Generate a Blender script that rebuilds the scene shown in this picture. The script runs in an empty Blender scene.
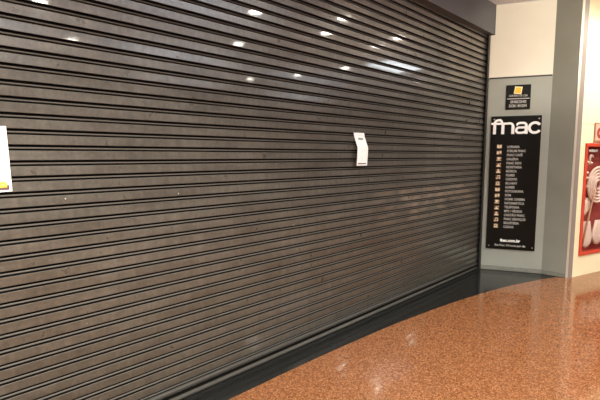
import bpy, bmesh, math, random
from mathutils import Vector, Matrix
random.seed(7)
C = bpy.context.scene.collection
PI = math.pi
# ---------------------------------------------------------------- materials
def mat(name, col, rough=0.5, metal=0.0, spec=0.5, emit=None, es=0.0):
    m = bpy.data.materials.new(name); m.use_nodes = True
    b = m.node_tree.nodes['Principled BSDF']
    b.inputs['Base Color'].default_value = (*col, 1)
    b.inputs['Roughness'].default_value = rough
    b.inputs['Metallic'].default_value = metal
    b.inputs['Specular IOR Level'].default_value = spec
    if emit:
        b.inputs['Emission Color'].default_value = (*emit, 1)
        b.inputs['Emission Strength'].default_value = es
    return m
def N(m, t, **kw):
    n = m.node_tree.nodes.new(t)
    for k, v in kw.items(): setattr(n, k, v)
    return n
def Lk(m, a, b): m.node_tree.links.new(a, b)
def bsdf(m): return m.node_tree.nodes['Principled BSDF']
def coords(m, scale=(1, 1, 1)):
    tc = N(m, 'ShaderNodeTexCoord'); mp = N(m, 'ShaderNodeMapping')
    mp.inputs['Scale'].default_value = scale
    Lk(m, tc.outputs['Object'], mp.inputs['Vector']); return mp.outputs[0]
def noise(m, vec, scale, detail=3, rough=0.5):
    n = N(m, 'ShaderNodeTexNoise'); n.inputs['Scale'].default_value = scale
    n.inputs['Detail'].default_value = detail; n.inputs['Roughness'].default_value = rough
    Lk(m, vec, n.inputs['Vector']); return n.outputs['Fac']
def ramp(m, fac, stops):
    r = N(m, 'ShaderNodeValToRGB'); e = r.color_ramp.elements
    while len(e) < len(stops): e.new(0.5)
    for el, (p, c) in zip(e, stops):
        el.position = p; el.color = (*c, 1) if len(c) == 3 else c
    Lk(m, fac, r.inputs['Fac']); return r.outputs['Color']
def mix(m, fac, a, b, mode='MIX'):
    n = N(m, 'ShaderNodeMix', data_type='RGBA', blend_type=mode)
    if isinstance(fac, (int, float)): n.inputs[0].default_value = fac
    else: Lk(m, fac, n.inputs[0])
    for i, v in ((6, a), (7, b)):
        if isinstance(v, tuple): n.inputs[i].default_value = (*v, 1)
        else: Lk(m, v, n.inputs[i])
    return n.outputs[2]
def math_(m, op, a, b=None):
    n = N(m, 'ShaderNodeMath', operation=op)
    for i, v in ((0, a), (1, b)):
        if v is None: continue
        if isinstance(v, (int, float)): n.inputs[i].default_value = v
        else: Lk(m, v, n.inputs[i])
    return n.outputs[0]
def maprange(m, v, a, b, c=0.0, d=1.0):
    n = N(m, 'ShaderNodeMapRange'); n.interpolation_type = 'SMOOTHSTEP'
    Lk(m, v, n.inputs[0])
    for i, q in ((1, a), (2, b), (3, c), (4, d)): n.inputs[i].default_value = q
    return n.outputs[0]

def painted(name, c1, c2, rough, scale=3.0, spec=0.4):
    m = mat(name, c1, rough, spec=spec)
    v = coords(m)
    Lk(m, ramp(m, noise(m, v, scale, 4), [(0.3, c1), (0.7, c2)]), bsdf(m).inputs['Base Color'])
    bp = N(m, 'ShaderNodeBump'); bp.inputs['Strength'].default_value = 0.04
    Lk(m, noise(m, v, 120, 2), bp.inputs['Height']); Lk(m, bp.outputs[0], bsdf(m).inputs['Normal'])
    return m

# shutter steel: dark worn paint, smeared dirt, pale scuffed band low on the right
def slat_material():
    m = mat('slat_paint', (0.1, 0.09, 0.08), 0.25, metal=0.22, spec=0.4)
    bsdf(m).inputs['Coat Weight'].default_value = 0.8; bsdf(m).inputs['Coat Roughness'].default_value = 0.05
    v = coords(m, (1.0, 1.0, 3.0)); v1 = coords(m)
    base = ramp(m, noise(m, v, 2.2, 5, 0.6), [(0.3, (0.086, 0.076, 0.064)), (0.5, (0.116, 0.104, 0.089)), (0.72, (0.15, 0.137, 0.12))])
    fine = ramp(m, noise(m, v1, 55, 3, 0.7), [(0.3, (0.82, 0.82, 0.81)), (0.7, (1.12, 1.12, 1.1))])
    c = mix(m, 1.0, base, fine, 'MULTIPLY')
    streak = ramp(m, noise(m, coords(m, (14, 1, 1.2)), 1.4, 3, 0.6), [(0.4, (0.85, 0.85, 0.85)), (0.65, (1.05, 1.04, 1.02))])
    c = mix(m, 1.0, c, streak, 'MULTIPLY')
    sep = N(m, 'ShaderNodeSeparateXYZ'); Lk(m, v1, sep.inputs[0])
    x, z = sep.outputs[0], sep.outputs[2]
    # scuffs: 1.5..3.8 along the curtain, 0.85..1.2 high
    gz = math_(m, 'MULTIPLY', maprange(m, z, 0.80, 0.90), maprange(m, z, 1.24, 1.12))
    gx = math_(m, 'MULTIPLY', maprange(m, x, 1.3, 2.2), maprange(m, x, 3.95, 3.6))
    nn = maprange(m, noise(m, coords(m, (3.2, 1, 7.0)), 1.0, 2, 0.6), 0.40, 0.60)
    msk = math_(m, 'MULTIPLY', math_(m, 'MULTIPLY', gx, gz), nn)
    c = mix(m, math_(m, 'MULTIPLY', msk, 0.8), c, (0.27, 0.21, 0.16))
    # dimmer light towards the floor, painted into the slat colour with noise
    shade_n = noise(m, coords(m, (0.6, 1, 1.5)), 1.6, 4, 0.6)
    low_shade = math_(m, 'ADD', z, math_(m, 'MULTIPLY', shade_n, 0.8))
    c = mix(m, 1.0, c, ramp(m, maprange(m, low_shade, 0.5, 1.9), [(0.0, (0.58, 0.56, 0.52)), (1.0, (1.0, 1.0, 1.0))]), 'MULTIPLY')
    # tiny pale specks
    sp = N(m, 'ShaderNodeTexVoronoi'); sp.inputs['Scale'].default_value = 4.0; Lk(m, v1, sp.inputs['Vector'])
    spk = math_(m, 'LESS_THAN', sp.outputs['Distance'], 0.014)
    c = mix(m, spk, c, (0.6, 0.57, 0.5))
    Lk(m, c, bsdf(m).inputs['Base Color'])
    rg = ramp(m, noise(m, v1, 9, 4, 0.6), [(0.3, (0.27,) * 3), (0.75, (0.32,) * 3)])
    Lk(m, rg, bsdf(m).inputs['Roughness'])
    bp = N(m, 'ShaderNodeBump'); bp.inputs['Strength'].default_value = 0.03; bp.inputs['Distance'].default_value = 0.002
    Lk(m, noise(m, v1, 5, 1), bp.inputs['Height']); Lk(m, bp.outputs[0], bsdf(m).inputs['Normal'])
    return m
def granite_material():
    m = mat('granite', (0.4, 0.18, 0.09), 0.1, spec=0.5)
    v = coords(m)
    vo = N(m, 'ShaderNodeTexVoronoi'); vo.inputs['Scale'].default_value = 135; Lk(m, v, vo.inputs['Vector'])
    sp = N(m, 'ShaderNodeSeparateColor'); Lk(m, vo.outputs['Color'], sp.inputs[0])
    g = ramp(m, sp.outputs[0], [(0.0, (0.10, 0.037, 0.013)), (0.2, (0.155, 0.057, 0.021)), (0.5, (0.20, 0.076, 0.029)), (0.8, (0.245, 0.1, 0.04)), (1.0, (0.33, 0.16, 0.08))])
    n2 = ramp(m, noise(m, v, 26, 4, 0.7), [(0.35, (0.86, 0.85, 0.84)), (0.6, (1.04, 1.04, 1.04))])
    Lk(m, mix(m, 1.0, g, n2, 'MULTIPLY'), bsdf(m).inputs['Base Color'])
    rr = ramp(m, noise(m, v, 3, 3), [(0.3, (0.09,) * 3), (0.7, (0.12,) * 3)])
    Lk(m, rr, bsdf(m).inputs['Roughness'])
    return m
def border_material():
    m = mat('black_granite', (0.012, 0.012, 0.011), 0.14, spec=0.3)
    v = coords(m)
    Lk(m, ramp(m, noise(m, v, 60, 4, 0.7), [(0.4, (0.006, 0.006, 0.006)), (0.75, (0.028, 0.028, 0.025))]), bsdf(m).inputs['Base Color'])
    return m
M = dict(
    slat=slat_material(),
    groove=mat('groove_shade', (0.004, 0.0035, 0.003), 0.7, spec=0.05),  # near-black colour paints the shadow inside slat and rail grooves
    railmetal=mat('rail_metal', (0.045, 0.04, 0.034), 0.45, spec=0.3),
    bead=mat('bead_paint', (0.10, 0.09, 0.078), 0.5, spec=0.15),
    rail=mat('guide_rail_black', (0.012, 0.012, 0.012), 0.4),
    fascia=painted('fascia_grey', (0.095, 0.093, 0.1), (0.11, 0.107, 0.115), 0.5),
    granite=granite_material(), black=border_material(),
    panel=painted('panel_grey', (0.33, 0.34, 0.29), (0.36, 0.37, 0.32), 0.45),
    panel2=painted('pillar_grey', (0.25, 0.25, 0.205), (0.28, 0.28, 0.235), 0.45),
    white=painted('warm_white', (0.84, 0.79, 0.66), (0.88, 0.83, 0.70), 0.6),
    cream=painted('cream_wall', (0.82, 0.70, 0.45), (0.86, 0.74, 0.49), 0.35),
    ceil=painted('ceiling_paint', (0.74, 0.77, 0.82), (0.78, 0.81, 0.86), 0.7),
    far=painted('far_wall_brown', (0.05, 0.038, 0.03), (0.085, 0.066, 0.052), 0.5, 0.6),
    base=painted('baseboard_grey', (0.2, 0.2, 0.165), (0.24, 0.24, 0.2), 0.4, 20),
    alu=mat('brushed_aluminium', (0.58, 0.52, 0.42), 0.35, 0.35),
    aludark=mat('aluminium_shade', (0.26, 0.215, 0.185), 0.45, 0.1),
    dark=mat('dark_trim', (0.02, 0.02, 0.015), 0.5),
    board=mat('acrylic_black', (0.008, 0.0075, 0.006), 0.3, spec=0.15),
    letter=mat('letter_white', (0.86, 0.84, 0.8), 0.4, emit=(1, 0.95, 0.9), es=0.12),
    text=mat('text_white', (0.5, 0.48, 0.44), 0.5),
    icon=mat('icon_cream', (0.85, 0.7, 0.48), 0.5, emit=(1, 0.7, 0.4), es=0.06),
    icon2=mat('icon_orange', (0.13, 0.05, 0.015), 0.5),
    yellow=mat('square_yellow', (0.85, 0.52, 0.03), 0.45),
    yellow2=mat('square_edge', (0.92, 0.78, 0.42), 0.45),
    screw=mat('screw_steel', (0.6, 0.6, 0.58), 0.3, 0.9),
    paper=mat('paper', (0.9, 0.93, 0.92), 0.8, spec=0.2),
    ink=mat('ink', (0.05, 0.05, 0.05), 0.7),
    inkg=mat('ink_grey', (0.22, 0.23, 0.22), 0.7),
    inkp=mat('ink_purple', (0.14, 0.07, 0.07), 0.7),
    inky=mat('ink_yellow', (0.8, 0.62, 0.05), 0.6),
    red=painted('cabinet_red', (0.52, 0.05, 0.025), (0.58, 0.07, 0.035), 0.3, 12, 0.5),
    redin=painted('cabinet_inside', (0.26, 0.035, 0.03), (0.34, 0.06, 0.045), 0.5, 8),
    hose=painted('hose_canvas', (0.66, 0.46, 0.37), (0.72, 0.53, 0.43), 0.7, 30),
    brass=mat('brass', (0.55, 0.33, 0.14), 0.35, 0.7),
    sgnbg=mat('plate_pink', (0.72, 0.42, 0.3), 0.5),
    sgnrim=mat('plate_rim', (0.36, 0.17, 0.09), 0.5),
    sgnred=mat('plate_red', (0.3, 0.03, 0.02), 0.5),
    lens=mat('lamp_lens', (1, 1, 1), 0.5, emit=(1.0, 0.93, 0.8), es=110),
    panel_lens=mat('panel_lens', (1, 1, 1), 0.5, emit=(0.86, 0.93, 1.0), es=11),
    ring=mat('lamp_ring', (0.75, 0.75, 0.73), 0.3, 0.3),
)
def glass():
    m = bpy.data.materials.new('door_glass'); m.use_nodes = True
    nt = m.node_tree; nt.nodes.clear()
    o = N(m, 'ShaderNodeOutputMaterial'); t = N(m, 'ShaderNodeBsdfTransparent'); g = N(m, 'ShaderNodeBsdfGlossy')
    t.inputs[0].default_value = (0.96, 0.97, 0.97, 1); g.inputs['Roughness'].default_value = 0.03
    f = N(m, 'ShaderNodeLayerWeight'); f.inputs[0].default_value = 0.25; x = N(m, 'ShaderNodeMixShader')
    Lk(m, math_(m, 'ADD', math_(m, 'MULTIPLY', f.outputs['Facing'], 0.16), 0.03), x.inputs[0]); Lk(m, t.outputs[0], x.inputs[1]); Lk(m, g.outputs[0], x.inputs[2]); Lk(m, x.outputs[0], o.inputs[0])
    return m
M['glass'] = glass()
# ---------------------------------------------------------------- mesh helpers
def finish(name, bm, mats, parent=None, smooth=False, loc=None, rotz=None, kind=None, bevel=0):
    me = bpy.data.meshes.new(name)
    bmesh.ops.recalc_face_normals(bm, faces=bm.faces) if bm.faces else None
    if smooth:
        for f in bm.faces: f.smooth = True
    bm.to_mesh(me); bm.free()
    for mm in (mats if isinstance(mats, (list, tuple)) else [mats]): me.materials.append(mm)
    o = bpy.data.objects.new(name, me); C.objects.link(o)
    if parent: o.parent = parent
    if loc is not None: o.location = loc
    if rotz is not None: o.rotation_euler = (0, 0, rotz)
    if kind: o['kind'] = kind
    if bevel:
        b = o.modifiers.new('bevel', 'BEVEL'); b.width = bevel; b.segments = 2; b.limit_method = 'ANGLE'
    return o
def box(bm, x0, x1, y0, y1, z0, z1, mi=0, rot=0.0):
    cx, cz = (x0 + x1) / 2, (z0 + z1) / 2
    vs = []
    for x in (x0, x1):
        for y in (y0, y1):
            for z in (z0, z1):
                dx, dz = x - cx, z - cz
                vs.append(bm.verts.new((cx + dx * math.cos(rot) - dz * math.sin(rot), y, cz + dx * math.sin(rot) + dz * math.cos(rot))))
    for f in ((0, 1, 3, 2), (4, 6, 7, 5), (0, 4, 5, 1), (2, 3, 7, 6), (0, 2, 6, 4), (1, 5, 7, 3)):
        fc = bm.faces.new([vs[i] for i in f]); fc.material_index = mi
def cyl(bm, c, r, h, axis='Y', seg=24, mi=0, r2=None):
    rot = {'Y': Matrix.Rotation(PI / 2, 4, 'X'), 'Z': Matrix(), 'X': Matrix.Rotation(PI / 2, 4, 'Y')}[axis]
    g = bmesh.ops.create_cone(bm, cap_ends=True, segments=seg, radius1=r, radius2=r if r2 is None else r2, depth=h, matrix=Matrix.Translation(c) @ rot)
    for v in g['verts']:
        for f in v.link_faces: f.material_index = mi
def slab(bm, pts, z0, z1, mi=0):
    """vertical prism over a plan polygon"""
    a = [bm.verts.new((p[0], p[1], z0)) for p in pts]; b = [bm.verts.new((p[0], p[1], z1)) for p in pts]
    bm.faces.new(a[::-1]).material_index = mi; bm.faces.new(b).material_index = mi
    n = len(pts)
    for i in range(n): bm.faces.new([a[i], a[(i + 1) % n], b[(i + 1) % n], b[i]]).material_index = mi
def face_prism(bm, pts, y0, y1, mi=0):
    """prism of an (x,z) outline between y0 and y1"""
    a = [bm.verts.new((p[0], y0, p[1])) for p in pts]; b = [bm.verts.new((p[0], y1, p[1])) for p in pts]
    bm.faces.new(a).material_index = mi; bm.faces.new(b[::-1]).material_index = mi
    n = len(pts)
    for i in range(n): bm.faces.new([a[i], b[i], b[(i + 1) % n], a[(i + 1) % n]]).material_index = mi
def stroke(bm, pts, w, y0, y1, mi=0):
    """ribbon of width w along an (x,z) path, thick from y0 to y1"""
    L, Rr = [], []
    for i, p in enumerate(pts):
        a = Vector(pts[max(i - 1, 0)]); b = Vector(pts[min(i + 1, len(pts) - 1)]); t = (b - a).normalized()
        ww = w(i / (len(pts) - 1)) if callable(w) else w
        n = Vector((-t.y, t.x)) * ww / 2
        L.append(Vector(p) + n); Rr.append(Vector(p) - n)
    for i in range(len(pts) - 1):
        face_prism(bm, [L[i], L[i + 1], Rr[i + 1], Rr[i]], y0, y1, mi)
def arc(cx, cz, rx, rz, a0, a1, n=16):
    return [(cx + rx * math.cos(math.radians(a0 + (a1 - a0) * i / n)), cz + rz * math.sin(math.radians(a0 + (a1 - a0) * i / n))) for i in range(n + 1)]
def tube(bm, pts, r, seg=10, flat=1.0):
    rings = []
    for i, p in enumerate(pts):
        t = (Vector(pts[min(i + 1, len(pts) - 1)]) - Vector(pts[max(i - 1, 0)])).normalized()
        u = t.cross(Vector((0, 1, 0)));
        if u.length < 0.1: u = t.cross(Vector((0, 0, 1)))
        u.normalize(); w = u.cross(t)
        rings.append([bm.verts.new(Vector(p) + u * r * math.cos(2 * PI * k / seg) + w * r * flat * math.sin(2 * PI * k / seg)) for k in range(seg)])
    for a, b in zip(rings, rings[1:]):
        for k in range(seg): bm.faces.new([a[k], a[(k + 1) % seg], b[(k + 1) % seg], b[k]])
    bm.faces.new(rings[0][::-1]); bm.faces.new(rings[-1])
def text_mesh(name, s, size, x, y, z, m, parent, align='LEFT', bold=0.0, sx=1.0, width=None):
    cu = bpy.data.curves.new(name, 'FONT'); cu.body = s; cu.size = size; cu.align_x = align; cu.offset = bold; cu.extrude = 0.0006
    cu.resolution_u = 3
    t = bpy.data.objects.new(name + '_tmp', cu); C.objects.link(t)
    dg = bpy.context.evaluated_depsgraph_get(); dg.update()
    me = bpy.data.meshes.new_from_object(t.evaluated_get(dg)); bpy.data.objects.remove(t); bpy.data.curves.remove(cu)
    if width:
        xs = [v.co.x for v in me.vertices]; sx = width / (max(xs) - min(xs))
    for v in me.vertices:
        v.co = Vector((x + v.co.x * sx, y + (-v.co.z), z + v.co.y))
    me.materials.clear(); me.materials.append(m); me.name = name
    o = bpy.data.objects.new(name, me); C.objects.link(o); o.parent = parent
    return o
def thing(name, label, cat, loc=(0, 0, 0), rotz=0.0, group=None):
    o = bpy.data.objects.new(name, None); C.objects.link(o); o.empty_display_size = 0.1
    o.location = loc; o.rotation_euler = (0, 0, rotz); o['label'] = label; o['category'] = cat
    if group: o['group'] = group
    return o

# ---------------------------------------------------------------- plan (metres; x along the shutter, -y into the mall)
CEIL = 3.38
S0, S1, S2 = Vector((-0.013, -0.046)), Vector((0.284, -0.692)), Vector((0.289, -0.962))
CR0 = Vector((0.352, -1.004))
A_SIGN = math.atan2(S1.y - S0.y, S1.x - S0.x); A_PIL = -PI / 2; A_CR = math.radians(-17)
LS = (S1 - S0).length
curve = [(-9, -0.20), (-6.5, -0.20), (-4.8, -0.2), (-4.205, -0.215), (-3.594, -0.222), (-3.0, -0.245), (-2.391, -0.286), (-1.557, -0.385), (-0.703, -0.552), (-0.029, -0.755), (0.403, -0.945)]
def cr(pts, n=8):
    out = []
    for i in range(len(pts) - 1):
        p0, p1, p2, p3 = (Vector(pts[max(i - 1, 0)]), Vector(pts[i]), Vector(pts[i + 1]), Vector(pts[min(i + 2, len(pts) - 1)]))
        for k in range(n):
            t = k / n
            out.append(0.5 * (2 * p1 + (p2 - p0) * t + (2 * p0 - 5 * p1 + 4 * p2 - p3) * t * t + (3 * p1 - p0 - 3 * p2 + p3) * t ** 3))
    out.append(Vector(pts[-1])); return out
cv = cr(curve)
XL, XR, YB = -9.0, 7.0, -8.5
# floor: granite in front of the curve, black granite strip behind it
bm = bmesh.new(); slab(bm, [(XL, YB), (XR, YB), (XR, -0.6)] + [(p.x, p.y) for p in reversed(cv)], -0.1, 0.0)
finish('floor', bm, M['granite'], kind='structure')
bm = bmesh.new(); slab(bm, [(p.x, p.y) for p in cv] + [(0.6, -0.6), (0.6, 0.3), (XL, 0.3)], -0.1, 0.0)
finish('trim_1', bm, M['black'], kind='structure')
bm = bmesh.new(); box(bm, XL, XR, YB, 0.5, CEIL, CEIL + 0.1); finish('ceiling', bm, M['ceil'], kind='structure')
bm = bmesh.new(); box(bm, XL, XR, YB - 0.15, YB, 0, CEIL); finish('wall_back', bm, M['far'], kind='structure')
bm = bmesh.new(); box(bm, XL - 0.15, XL, YB, 0.3, 0, CEIL); finish('wall_left', bm, M['far'], kind='structure')
bm = bmesh.new(); box(bm, XR, XR + 0.15, YB, -1.3, 0, CEIL); finish('wall_right', bm, M['far'], kind='structure')
# wall behind the shutter, and the fascia over it
bm = bmesh.new(); box(bm, XL, 0.5, 0.12, 0.3, 0, CEIL); finish('wall_front', bm, M['rail'], kind='structure')
FZ = 3.018
bm = bmesh.new(); slab(bm, [(XL, -0.088), (0.008, -0.088), (-0.012, -0.044), (-0.012, 0.12), (XL, 0.12)], FZ, CEIL)
finish('trim_2', bm, M['fascia'], kind='structure')
# splayed sign wall: grey panel below, white above, dark joint between, baseboard
sn, cs = math.sin(A_SIGN), math.cos(A_SIGN)
back = [(S1.x + 0.5, S1.y), (S1.x + 0.5, 0.12), (S0.x + 0.003, 0.12)]
bm = bmesh.new(); slab(bm, [tuple(S0), tuple(S1)] + back, 0, 2.478); finish('wall_sign', bm, M['panel'], kind='structure')
bm = bmesh.new(); slab(bm, [tuple(S0), tuple(S1)] + back, 2.49, CEIL); finish('wall_upper', bm, M['white'], kind='structure')
bm = bmesh.new(); box(bm, 0, LS - 0.004, -0.004, 0.03, 2.474, 2.492); finish('trim_3', bm, M['dark'], loc=(*S0, 0), rotz=A_SIGN, kind='structure')
bm = bmesh.new(); box(bm, 0, LS + 0.004, -0.008, 0.03, 0.004, 0.062); finish('baseboard_sign', bm, M['base'], loc=(*S0, 0), rotz=A_SIGN, kind='structure', bevel=0.003)
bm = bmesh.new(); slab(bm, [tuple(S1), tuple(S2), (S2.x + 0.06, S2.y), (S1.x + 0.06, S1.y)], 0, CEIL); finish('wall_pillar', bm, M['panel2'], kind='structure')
bm = bmesh.new(); box(bm, 0.004, (S2 - S1).length, -0.006, 0.03, 0.004, 0.06); finish('baseboard_pillar', bm, M['base'], loc=(*S1, 0), rotz=A_PIL, kind='structure', bevel=0.002)
# aluminium corner post at the pillar edge: narrow bright edge and darker return face
P0 = Vector(S2); P1 = P0 + Vector((0.012, -0.020)); P2 = Vector((CR0.x - 0.004, CR0.y - 0.014)); P3 = Vector((CR0.x + 0.02, CR0.y + 0.02))
bm = bmesh.new()
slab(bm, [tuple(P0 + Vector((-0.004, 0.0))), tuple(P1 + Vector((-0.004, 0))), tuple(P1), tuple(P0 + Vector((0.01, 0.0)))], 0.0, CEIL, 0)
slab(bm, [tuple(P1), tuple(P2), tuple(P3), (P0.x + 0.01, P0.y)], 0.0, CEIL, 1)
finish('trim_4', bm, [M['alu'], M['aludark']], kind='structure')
# cream wall running on to the right, with its tile joint
dc = Vector((math.cos(A_CR), math.sin(A_CR))); E1 = CR0 + dc * 1.0
FU, FZ0, FZ1, FW = 0.128, 0.258, 1.655, 0.86
def lc(u, y): return (CR0.x + dc.x * u - dc.y * y, CR0.y + dc.y * u + dc.x * y)
bm = bmesh.new()
for u0, u1, z0, z1 in ((0, FU + .004, 0, CEIL), (FU + .004, FU + FW - .004, 0, FZ0 + .004), (FU + .004, FU + FW - .004, FZ1 - .004, CEIL), (FU + FW - .004, 1.0, 0, CEIL)):
    slab(bm, [lc(u0, 0), lc(u1, 0), lc(u1, 0.2), lc(u0, 0.2)], z0, z1)
slab(bm, [lc(0, 0.2), lc(1.0, 0.2), lc(1.0, 0.24), lc(0.0, 0.24)], 0, CEIL)
slab(bm, [lc(1.0, 0), (XR, E1.y), (XR, -0.6), lc(1.0, 0.24)], 0, CEIL)
finish('wall_cream', bm, M['cream'], kind='structure')
bm = bmesh.new(); box(bm, 0.0, 0.98, -0.0012, 0.003, 1.884, 1.889)
finish('trim_5', bm, mat('joint', (0.42, 0.34, 0.2), 0.7), loc=(*CR0, 0), rotz=A_CR, kind='structure')

# ---------------------------------------------------------------- rolling shutter
sh = thing('rolling_shutter', 'closed dark steel roller shutter of horizontal slats across the shop front', 'shutter', (-4, 0, 0))
PITCH = 0.072; Z0 = 0.111; NS = 41; X0s, X1s = -4.6, 3.975   # local x, origin at -4
prof = [  # (z from slat bottom, outward, material of the strip that starts here)
    (0.0000, -0.004, 1), (0.0015, 0.0045, 2), (0.0030, 0.0060, 0), (0.0440, 0.0060, 2), (0.0458, 0.0045, 1),
    (0.0468, -0.005, 1), (0.0530, -0.007, 1), (0.0540, -0.006, 2), (0.0550, 0.0006, 2), (0.0580, 0.0018, 2), (0.0608, 0.0006, 2), (0.0616, -0.006, 1), (0.0705, -0.008, 1)]
bm = bmesh.new()
prev = None
for k in range(NS):
    for dz, o_, mi in prof:
        # bead sits at the slat's lower joint: shadowed gap above it, thin line below it
        z = Z0 + k * PITCH + dz
        a = bm.verts.new((X0s, -o_, z)); b = bm.verts.new((X1s, -o_, z))
        if prev:
            f = bm.faces.new([prev[0], prev[1], b, a]); f.material_index = prev[2]
            f.material_index = 0 if prev[2] == 3 else prev[2]
        prev = (a, b, mi)
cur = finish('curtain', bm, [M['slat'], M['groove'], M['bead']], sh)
bm = bmesh.new()
rp = [(0.0, 0.004, 0), (0.004, 0.016, 0), (0.012, 0.018, 0), (0.017, 0.010, 0), (0.019, 0.001, 1), (0.032, 0.0, 1), (0.036, 0.006, 0), (0.043, 0.013, 0), (0.052, 0.014, 0), (0.058, 0.009, 0), (0.060, 0.0, 1), (0.064, -0.001, 0), (0.067, 0.004, 0), (0.071, 0.0, 1), (0.075, -0.004, 1)]
prev = None
for z, o_, mi in rp:
    a = bm.verts.new((X0s, -o_, z * 1.43 + 0.002)); b = bm.verts.new((X1s - 0.02, -o_, z * 1.43 + 0.002))
    if prev: bm.faces.new([prev[0], prev[1], b, a]).material_index = prev[2]
    prev = (a, b, mi)
finish('bottom_rail', bm, [M['railmetal'], M['groove']], sh)
bm = bmesh.new()
box(bm, 3.935, 3.985, -0.04, -0.022, 0.0, FZ); box(bm, 3.973, 3.985, -0.022, 0.11, 0.0, FZ); box(bm, 3.935, 3.985, 0.02, 0.035, 0.0, FZ)
finish('guide_rail', bm, M['rail'], sh, bevel=0.002)

# ---------------------------------------------------------------- papers taped on the shutter
pn = thing('paper_notice', 'small creased white paper notice taped to the middle of the shutter', 'paper', (-2.668, 0, 1.70))
def sheet(parent, w, rows, name='sheet'):
    bm = bmesh.new(); pr = None
    for z, y, sx in rows:
        a = [bm.verts.new((sx - w / 2 + w * i / 4, y - 0.004 * math.sin(PI * i / 4), z)) for i in range(5)]
        if pr:
            for i in range(4): bm.faces.new([pr[i], pr[i + 1], a[i + 1], a[i]])
        pr = a
    o = finish(name, bm, M['paper'], parent); s = o.modifiers.new('thick', 'SOLIDIFY'); s.thickness = 0.0008
    return o
sheet(pn, 0.15, [(0, -0.010, -0.008), (-0.03, -0.014, -0.006), (-0.08, -0.030, -0.002), (-0.118, -0.046, 0), (-0.135, -0.049, 0.0), (-0.2, -0.046, 0.0), (-0.283, -0.040, 0.0)])
bm = bmesh.new()
for i in range(4):
    xa = -0.04 + i * 0.0165
    vs_ = [bm.verts.new(p) for p in ((xa, -0.0250, -0.044), (xa + 0.014, -0.0250, -0.044), (xa + 0.014, -0.0312, -0.062), (xa, -0.0312, -0.062))]
    bm.faces.new(vs_)
finish('heading', bm, M['inkg'], pn)
bm = bmesh.new(); box(bm, -0.064, 0.05, -0.0485, -0.0455, -0.270, -0.262)
finish('printed_line', bm, M['ink'], pn)

pl = thing('paper_notice', 'larger white sheet with a coloured footer at the left edge of the photo', 'paper', (-5.36, 0, 1.63))
pl.rotation_euler = (0, math.radians(-1.5), 0)
sheet(pl, 0.21, [(0, -0.010, 0), (-0.1, -0.012, 0), (-0.2, -0.012, 0), (-0.292, -0.011, 0)])
bm = bmesh.new(); box(bm, -0.095, 0.094, -0.0165, -0.0155, -0.283, -0.262); finish('footer_strip', bm, M['inkp'], pl)
bm = bmesh.new(); stroke(bm, arc(0.070, -0.262, 0.012, 0.012, 0, 180, 8), 0.010, -0.0185, -0.0172); box(bm, 0.055, 0.085, -0.0185, -0.0172, -0.272, -0.262)
finish('footer_emblem', bm, M['inky'], pl)

# ---------------------------------------------------------------- tall directory sign
SGU0, SGU1, SGZ0, SGZ1 = 0.045, 0.618, 0.29, 2.003
W = SGU1 - SGU0
sg = thing('directory_sign', 'tall black directory board with white shop logo and list of departments', 'sign', (S0.x + cs * SGU0, S0.y + sn * SGU0, SGZ0), A_SIGN)
H = SGZ1 - SGZ0
bm = bmesh.new(); box(bm, 0, W, -0.018, -0.004, 0, H); finish('board', bm, M['board'], sg, bevel=0.002)
for sx_ in (0.035, W - 0.03):
    for sz_ in (0.04, H - 0.04):
        bm = bmesh.new(); cyl(bm, (sx_, -0.011, sz_), 0.008, 0.022); finish('screw', bm, M['screw'], sg)
# logo lettering: f and n joined by one bar, then a, c
bm = bmesh.new(); y0, y1 = -0.026, -0.0185
zb, xh, zt = H - 0.226, H - 0.076, H - 0.036
w = 0.035; wh = 0.027
def bar(x0, x1, z0, z1): face_prism(bm, [(x0, z0), (x1, z0), (x1, z1), (x0, z1)], y0, y1)
fx = 0.042
bar(fx - w / 2, fx + w / 2, zb, zt - 0.055)                                             # f stem
stroke(bm, arc(fx + 0.050, zt - 0.055, 0.050, 0.042, 180, 62, 14), 0.029, y0, y1)           # f hook
bar(0.0, 0.070, xh - wh - 0.004, xh - 0.004)                                            # f bar
nx = 0.138
stroke(bm, [(fx + 0.066, zt - 0.018), (fx + 0.078, zt - 0.030), (0.128, xh - 0.012), (nx, xh - 0.028)], 0.028, y0, y1)
bar(nx - w / 2, nx + w / 2, zb, xh - 0.024)
stroke(bm, [(0.064, xh - 0.0185), (nx + 0.02, xh - 0.0185), (0.205, xh - 0.0165)] + arc(0.212, xh - 0.052, 0.042, 0.037, 95, 0, 10), wh, y0, y1)
bar(0.254 - w / 2, 0.254 + w / 2, zb, xh - 0.05)
# a
stroke(bm, [(0.292, xh - 0.034)] + arc(0.335, xh - 0.050, 0.040, 0.036, 155, 90, 6) + [(0.365, xh - 0.014)] + arc(0.368, xh - 0.045, 0.036, 0.031, 90, 0, 8), wh, y0, y1)
bar(0.404 - w / 2, 0.404 + w / 2, zb, xh - 0.045)
stroke(bm, [(0.404, xh - 0.070), (0.355, xh - 0.070)] + arc(0.322, zb + 0.047, 0.030, 0.033, 90, 270, 12) + [(0.36, zb + 0.014)] + [(0.404, zb + 0.03)], 0.027, y0, y1)
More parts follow.
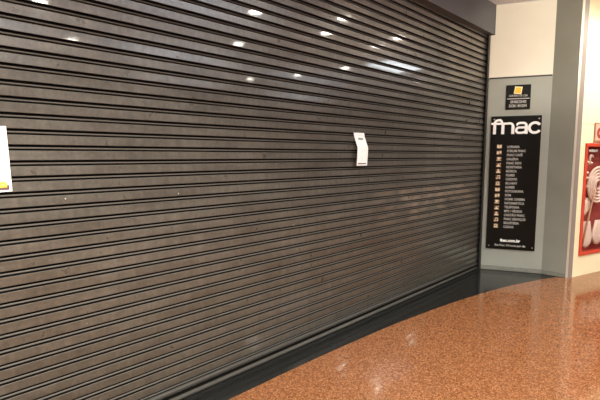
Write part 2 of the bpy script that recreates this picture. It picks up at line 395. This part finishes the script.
# c
stroke(bm, arc(0.500, (xh + zb) / 2, 0.062, (xh - zb) / 2 - wh / 2, 32, 328, 26), 0.031, y0, y1)
finish('logo', bm, M['letter'], sg)
lines = ['LIVRARIA', 'FÓRUM FNAC', 'FNAC CAFÉ', 'GALERIA', 'FNAC KIDS', 'REVISTARIA', 'MÚSICA', 'FILMES', 'CD/DVD', 'BLU-RAY', 'GAMES', 'FOTOGRAFIA', 'SOM', 'HOME CINEMA', 'INFORMÁTICA', 'TELEFONIA', 'MP3 / VÍDEOS', 'CARTÃO FNAC', 'FNAC SERVIÇOS', 'BILHETERIA', 'CAIXAS']
for i, s in enumerate(lines):
    z = (1.617 - i * 0.0514) - SGZ0
    text_mesh('text_line', s, 0.042, 0.198, -0.0195, z - 0.016, M['text'], sg, bold=0.0012, sx=0.82)
# pictograms: pale glyph on a small orange square
def icon(bm, k, cx, cz):
    a, b = -0.0215, -0.0195
    q = 0.026
    if k == 0:   # open book
        face_prism(bm, [(cx - q, cz - .018), (cx, cz - .024), (cx, cz + .014), (cx - q, cz + .022)], a, b); face_prism(bm, [(cx + .003, cz - .024), (cx + q, cz - .018), (cx + q, cz + .022), (cx + .003, cz + .014)], a, b)
    elif k == 1:  # two speech boxes
        box(bm, cx - q, cx - .004, a, b, cz - .02, cz + .016); box(bm, cx + .004, cx + q, a, b, cz - .012, cz + .022)
    elif k == 2:  # cup with saucer
        face_prism(bm, [(cx - .02, cz + .02), (cx - .014, cz - .01), (cx + .010, cz - .01), (cx + .016, cz + .02)], a, b); stroke(bm, arc(cx + .016, cz + .008, .01, .008, 90, -90, 6), .005, a, b); box(bm, cx - q, cx + q, a, b, cz - .022, cz - .015)
    elif k == 3:  # frame with peak
        box(bm, cx - q, cx + q, a, b, cz - .022, cz - .014); face_prism(bm, [(cx - .02, cz - .014), (cx - .002, cz + .02), (cx + .018, cz - .014)], a, b); cyl(bm, (cx + .018, (a + b) / 2, cz + .014), .007, .002, seg=10)
    elif k == 4:  # head and shoulders
        cyl(bm, (cx, (a + b) / 2, cz + .012), .012, .002, seg=14); face_prism(bm, [(cx - q, cz - .022), (cx + q, cz - .022), (cx + .018, cz - .002), (cx - .018, cz - .002)], a, b)
    elif k == 5:  # note
        cyl(bm, (cx - .014, (a + b) / 2, cz - .014), .009, .002, seg=12); cyl(bm, (cx + .014, (a + b) / 2, cz - .010), .009, .002, seg=12)
        box(bm, cx - .009, cx - .004, a, b, cz - .014, cz + .02); box(bm, cx + .018, cx + .023, a, b, cz - .01, cz + .024); box(bm, cx - .009, cx + .023, a, b, cz + .015, cz + .024)
    else:         # disc with a tray
        stroke(bm, arc(cx, cz + .004, .016, .014, 0, 360, 14), .010, a, b); box(bm, cx - q, cx + q, a, b, cz - .024, cz - .016)
for i in range(14):
    z = 1.622 - i * (1.025 / 13) - SGZ0
    bm = bmesh.new(); icon(bm, i % 7, 0.108, z)
    ic = finish('icon', bm, M['icon'], sg)
    bm = bmesh.new(); box(bm, 0.078, 0.138, -0.0192, -0.0180, z - 0.029, z + 0.027); finish('icon_background', bm, M['icon2'], ic)
text_mesh('web_address', 'fnac.com.br', 0.052, 0.285, -0.0195, 0.405 - SGZ0 - 0.013, M['letter'], sg, 'CENTER', 0.0022, width=0.235)
text_mesh('slogan', 'Sua Fnac, 24 horas por dia', 0.036, 0.285, -0.0195, 0.345 - SGZ0 - 0.012, M['text'], sg, 'CENTER', 0.001, width=0.36)

# ---------------------------------------------------------------- small sign above
sm = thing('small_sign', 'small square black sign with tilted yellow square above the tall directory board', 'sign', (S0.x + cs * 0.203, S0.y + sn * 0.203, 2.083), A_SIGN)
w2, h2 = 0.278, 0.303
bm = bmesh.new(); box(bm, 0, w2, -0.012, -0.003, 0, h2); finish('board', bm, M['board'], sm, bevel=0.0015)
bm = bmesh.new()
face_prism(bm, [(0.086, 0.196), (0.172, 0.186), (0.184, 0.276), (0.098, 0.284)], -0.015, -0.0125, 0)
finish('emblem_border', bm, M['yellow2'], sm)
bm = bmesh.new(); face_prism(bm, [(0.096, 0.206), (0.162, 0.198), (0.172, 0.266), (0.108, 0.272)], -0.0165, -0.0152); finish('emblem', bm, M['yellow'], sm)
text_mesh('text_line', 'HORÁRIO DE LOJA', 0.036, w2 / 2, -0.013, 0.158, M['text'], sm, 'CENTER', 0.0003, width=0.21)
bm = bmesh.new(); box(bm, 0.012, w2 - 0.012, -0.0145, -0.0125, 0.128, 0.138); finish('divider', bm, M['text'], sm)
text_mesh('text_line', '10H00/22H00', 0.05, w2 / 2, -0.013, 0.078, M['text'], sm, 'CENTER', 0.001, width=0.18)
text_mesh('text_line', 'DOM 14H/20H', 0.05, w2 / 2, -0.013, 0.028, M['text'], sm, 'CENTER', 0.001, width=0.2)

# ---------------------------------------------------------------- fire hose cabinet on the cream wall
fc = thing('fire_hose_cabinet', 'red fire hose cabinet with glass front on the cream wall', 'cabinet', (CR0.x + dc.x * FU, CR0.y + dc.y * FU, FZ0), A_CR)
FH = FZ1 - FZ0; fr = 0.05
bm = bmesh.new(); box(bm, 0.004, FW - 0.004, -0.004, -0.001, 0.004, FH - 0.004); finish('back_panel', bm, M['redin'], fc)
bm = bmesh.new()
box(bm, 0, fr * 0.5, -0.11, 0, 0, FH); box(bm, FW - fr * 0.5, FW, -0.11, 0, 0, FH); box(bm, fr * 0.5, FW - fr * 0.5, -0.11, 0, 0, fr * 0.4); box(bm, fr * 0.5, FW - fr * 0.5, -0.11, 0, FH - fr * 0.4, FH)
finish('housing', bm, M['red'], fc, bevel=0.002)
bm = bmesh.new()
box(bm, 0, fr, -0.128, -0.112, 0, FH); box(bm, FW - fr, FW, -0.128, -0.112, 0, FH); box(bm, fr, FW - fr, -0.128, -0.112, 0, fr * 0.8); box(bm, fr, FW - fr, -0.128, -0.112, FH - fr * 0.8, FH)
dr = finish('door', bm, M['red'], fc, bevel=0.002)
bm = bmesh.new(); bm.faces.new([bm.verts.new(p) for p in ((fr - 0.004, -0.12, fr * 0.8 - 0.004), (FW - fr + 0.004, -0.12, fr * 0.8 - 0.004), (FW - fr + 0.004, -0.12, FH - fr * 0.8 + 0.004), (fr - 0.004, -0.12, FH - fr * 0.8 + 0.004))]); finish('glass_pane', bm, M['glass'], dr)
bm = bmesh.new(); cyl(bm, (FW - 0.02, -0.135, FH * 0.5), 0.014, 0.018); finish('latch', bm, M['brass'], dr)
text_mesh('glass_lettering', 'INCÊNDIO', 0.04, 0.07, -0.1235, FH - 0.105, M['text'], dr, 'LEFT', 0.001)
# hose hanging in folded loops, and the coil with its nozzle
hs = thing('fire_hose', 'pale canvas fire hose hung in loops behind the glass of the red cabinet', 'hose', (CR0.x + dc.x * FU, CR0.y + dc.y * FU, FZ0), A_CR)
def lobe(cx, ztop, zbot, wd, y, lean):
    """one flat hose loop: two runs joined by a rounded bottom, as a padded closed blade"""
    bm = bmesh.new(); prof = []
    for t in range(17):
        a = PI + PI * t / 16
        prof.append((cx + lean + wd / 2 * math.cos(a), zbot + wd * 0.62 + wd * 0.62 * math.sin(a)))
    prof += [(cx + wd * 0.30, ztop), (cx - wd * 0.24, ztop)]
    n = len(prof)
    cxm = sum(p[0] for p in prof) / n; czm = sum(p[1] for p in prof) / n
    rings = []
    for s_, yy in ((1.0, y + 0.012), (1.0, y - 0.002), (0.86, y - 0.012), (0.5, y - 0.018)):
        rings.append([bm.verts.new((cxm + (p[0] - cxm) * s_, yy, czm + (p[1] - czm) * s_)) for p in prof])
    for a, b in zip(rings, rings[1:]):
        for i in range(n): bm.faces.new([a[i], a[(i + 1) % n], b[(i + 1) % n], b[i]])
    bm.faces.new(rings[-1]); bm.faces.new(rings[0][::-1])
    return finish('hose_loop', bm, M['hose'], hs, smooth=True)
lobe(0.115, 0.70, 0.50, 0.14, -0.05, 0.0)
lobe(0.200, 0.72, 0.54, 0.13, -0.035, 0.01)
lobe(0.195, 0.42, 0.085, 0.24, -0.05, 0.012)
lobe(0.455, 0.42, 0.10, 0.24, -0.05, 0.0)
lobe(0.66, 0.42, 0.09, 0.22, -0.05, 0.0)
bm = bmesh.new(); tube(bm, [(0.07 + 0.2 * t, -0.08, 0.14 + 0.68 * t) for t in [i / 6 for i in range(7)]], 0.012); finish('hose_strap', bm, M['sgnrim'], hs, smooth=True)
for r_ in (0.06, 0.1, 0.14, 0.18, 0.22):
    bm = bmesh.new(); tube(bm, [(p[0], -0.06, p[1]) for p in arc(0.37, 0.88, r_, r_, 0, 358, 40)], 0.016, 8); finish('hose_coil', bm, M['hose'], hs, smooth=True)
for (cx, cz, r_) in ((0.12, 1.1, 0.05), (0.2, 1.2, 0.035), (0.13, 0.92, 0.04)):
    bm = bmesh.new(); tube(bm, [(p[0], -0.05, p[1]) for p in arc(cx, cz, r_, r_ * 1.4, 30, 300, 14)], 0.014, 8); finish('hose_bend', bm, M['hose'], hs, smooth=True)
vv = thing('hydrant_valve', 'brass hydrant valve in the upper part of the red cabinet', 'valve', (CR0.x + dc.x * (FU + 0.62), CR0.y + dc.y * (FU + 0.62), FZ0 + 1.2), A_CR)
bm = bmesh.new(); cyl(bm, (0, -0.04, 0), 0.032, 0.07); cyl(bm, (0, -0.05, -0.06), 0.022, 0.1, 'Z'); finish('valve_body', bm, M['brass'], vv, smooth=False)
bm = bmesh.new(); tube(bm, [(p[0], -0.085, p[1]) for p in arc(0, 0, 0.055, 0.055, 0, 358, 24)], 0.007, 8); box(bm, -0.055, 0.055, -0.088, -0.082, -0.005, 0.005); box(bm, -0.005, 0.005, -0.088, -0.082, -0.055, 0.055); finish('handwheel', bm, M['red'], vv)
for part in fc.children: part.location.y += 0.115
for part in hs.children: part.location.y += 0.078
for part in vv.children: part.location.y += 0.104
# hydrant plate above the cabinet
hp = thing('fire_sign', 'small fire equipment plate mounted just above the red hose cabinet', 'sign', (CR0.x + dc.x * 0.29, CR0.y + dc.y * 0.29, 1.672), A_CR)
bm = bmesh.new(); box(bm, 0, 0.25, -0.012, -0.001, 0, 0.235); finish('frame', bm, M['sgnrim'], hp, bevel=0.002)
bm = bmesh.new(); box(bm, 0.02, 0.23, -0.0135, -0.0122, 0.02, 0.215); finish('plate', bm, M['sgnbg'], hp)
bm = bmesh.new(); stroke(bm, arc(0.11, 0.11, 0.045, 0.045, 0, 360, 24), 0.045, -0.0155, -0.0138); box(bm, 0.11, 0.2, -0.0155, -0.0138, 0.055, 0.075); finish('symbol', bm, M['sgnred'], hp)

# ---------------------------------------------------------------- recessed downlights (mostly where the slats mirror them)
lamps = [(-4.069, -3.832), (-3.21, -5.431), (-1.971, -2.254), (-1.146, -3.722), (1.071, -6.193), (1.518, -5.004), (-0.586, -2.238), (-0.962, -1.594),
         (0.61, -2.152), (0.441, -1.609), (1.683, -3.704), (2.539, -1.75), (-5.9, -2.3), (-5.2, -5.0), (-7.4, -3.8), (4.2, -3.4)]  # lamps farthest left are added, not mirrored: they brighten the shutter's left side
lbl = ['recessed round ceiling downlight in the mall corridor']
proto = None
for i, (x, y) in enumerate(lamps):
    if proto is None:
        t = thing('ceiling_downlight', '', 'ceiling light', (x, y, CEIL), 0, 'downlights in the corridor ceiling'); proto = t
        bm = bmesh.new(); g = arc(0, 0, 0.1, 0.1, 0, 360, 32)
        for (ra, rb, za, zb_) in ((0.115, 0.085, -0.002, -0.008), (0.085, 0.078, -0.008, -0.003)):
            for k in range(32):
                a0, a1 = 2 * PI * k / 32, 2 * PI * (k + 1) / 32
                bm.faces.new([bm.verts.new((r * math.cos(a), r * math.sin(a), z)) for r, a, z in ((ra, a0, za), (ra, a1, za), (rb, a1, zb_), (rb, a0, zb_))])
        ring = finish('trim_ring', bm, M['ring'], t)
        bm = bmesh.new(); cyl(bm, (0, 0, -0.003), 0.078, 0.003, 'Z', 24); lens = finish('lens', bm, M['lens'], t)
    else:
        t = proto.copy(); C.objects.link(t); t.location = (x, y, CEIL)
        for ch in (ring, lens):
            c = ch.copy(); C.objects.link(c); c.parent = t
    t['label'] = 'round recessed downlight in the ceiling of the corridor'
    ld = bpy.data.lights.new('downlight', 'SPOT'); ld.energy = 800 if x < -5.1 else (220 if x < -2.5 else (24 if x < 0 else 60)); ld.color = (1.0, 0.965, 0.87); ld.spot_size = math.radians(150); ld.spot_blend = 0.6; ld.shadow_soft_size = 0.07
    lo = bpy.data.objects.new('downlight_lamp', ld); C.objects.link(lo); lo.location = (x, y, CEIL - 0.05)
# cool light panels
tp = thing('ceiling_light_panel', 'long cool white light panel in the ceiling opposite the shutter', 'ceiling light', (2.25, -2.85, CEIL), 0)
bm = bmesh.new(); box(bm, -0.62, 0.62, -0.32, 0.32, -0.02, -0.002); finish('frame', bm, M['ring'], tp)
bm = bmesh.new(); box(bm, -0.6, 0.6, -0.3, 0.3, -0.026, -0.021); finish('diffuser', bm, M['panel_lens'], tp)

for i, (x, y) in enumerate([(-5, -5.2), (-1.5, -5.2), (2, -5.2), (-3, -2.6), (-5, -7.6), (0, -7.6), (4, -7.6)]):  # added fill without fixtures, lights the ceiling that the slats reflect
    al = bpy.data.lights.new('ceiling_fill', 'AREA'); al.shape = 'RECTANGLE'; al.size = 2.4; al.size_y = 0.25; al.energy = 60 if x < 0 else 36; al.color = (0.86, 0.94, 1.0)
    ao = bpy.data.objects.new('ceiling_fill', al); C.objects.link(ao); ao.location = (x, y, CEIL - 0.7); ao.rotation_euler = (PI, 0, 0)
# extra accent on the cream wall: a wall-washer in the ceiling
ww = bpy.data.lights.new('wall_washer', 'SPOT'); ww.energy = 95; ww.color = (1.0, 0.9, 0.72); ww.spot_size = math.radians(75); ww.spot_blend = 0.7; ww.shadow_soft_size = 0.08
wo = bpy.data.objects.new('wall_washer', ww); C.objects.link(wo); wo.location = (1.5, -2.6, CEIL - 0.06)
wo.rotation_euler = (Vector((0.8, -1.2, 1.4)) - wo.location).to_track_quat('-Z', 'Y').to_euler()

uw = bpy.data.lights.new('upper_wall_fill', 'SPOT'); uw.energy = 150; uw.color = (1.0, 0.93, 0.76); uw.spot_size = math.radians(46); uw.spot_blend = 0.8; uw.shadow_soft_size = 0.06  # added spot with no fixture, brightens the white wall above the sign
uo = bpy.data.objects.new('upper_wall_fill', uw); C.objects.link(uo); uo.location = (-1.5, -2.7, CEIL - 0.15)
uo.rotation_euler = (Vector((0.2, -0.42, 2.9)) - uo.location).to_track_quat('-Z', 'Y').to_euler()

# ---------------------------------------------------------------- world, camera, view
wd = bpy.data.worlds.new('world'); bpy.context.scene.world = wd; wd.use_nodes = True
wd.node_tree.nodes['Background'].inputs[0].default_value = (0.9, 0.85, 0.8, 1); wd.node_tree.nodes['Background'].inputs[1].default_value = 0.3
cam = bpy.data.cameras.new('camera'); co = bpy.data.objects.new('camera', cam); C.objects.link(co)
cam.sensor_width = 36; cam.lens = 36 * 430 / 600; cam.clip_start = 0.02
co.location = (-5.701, -2.31, 1.5)
co.rotation_euler = (PI / 2 - math.atan(44 / 430), 0, math.radians(44.98 - 90))
bpy.context.scene.camera = co
vs = bpy.context.scene.view_settings; vs.view_transform = 'Standard'; vs.look = 'None'; vs.exposure = 0.12
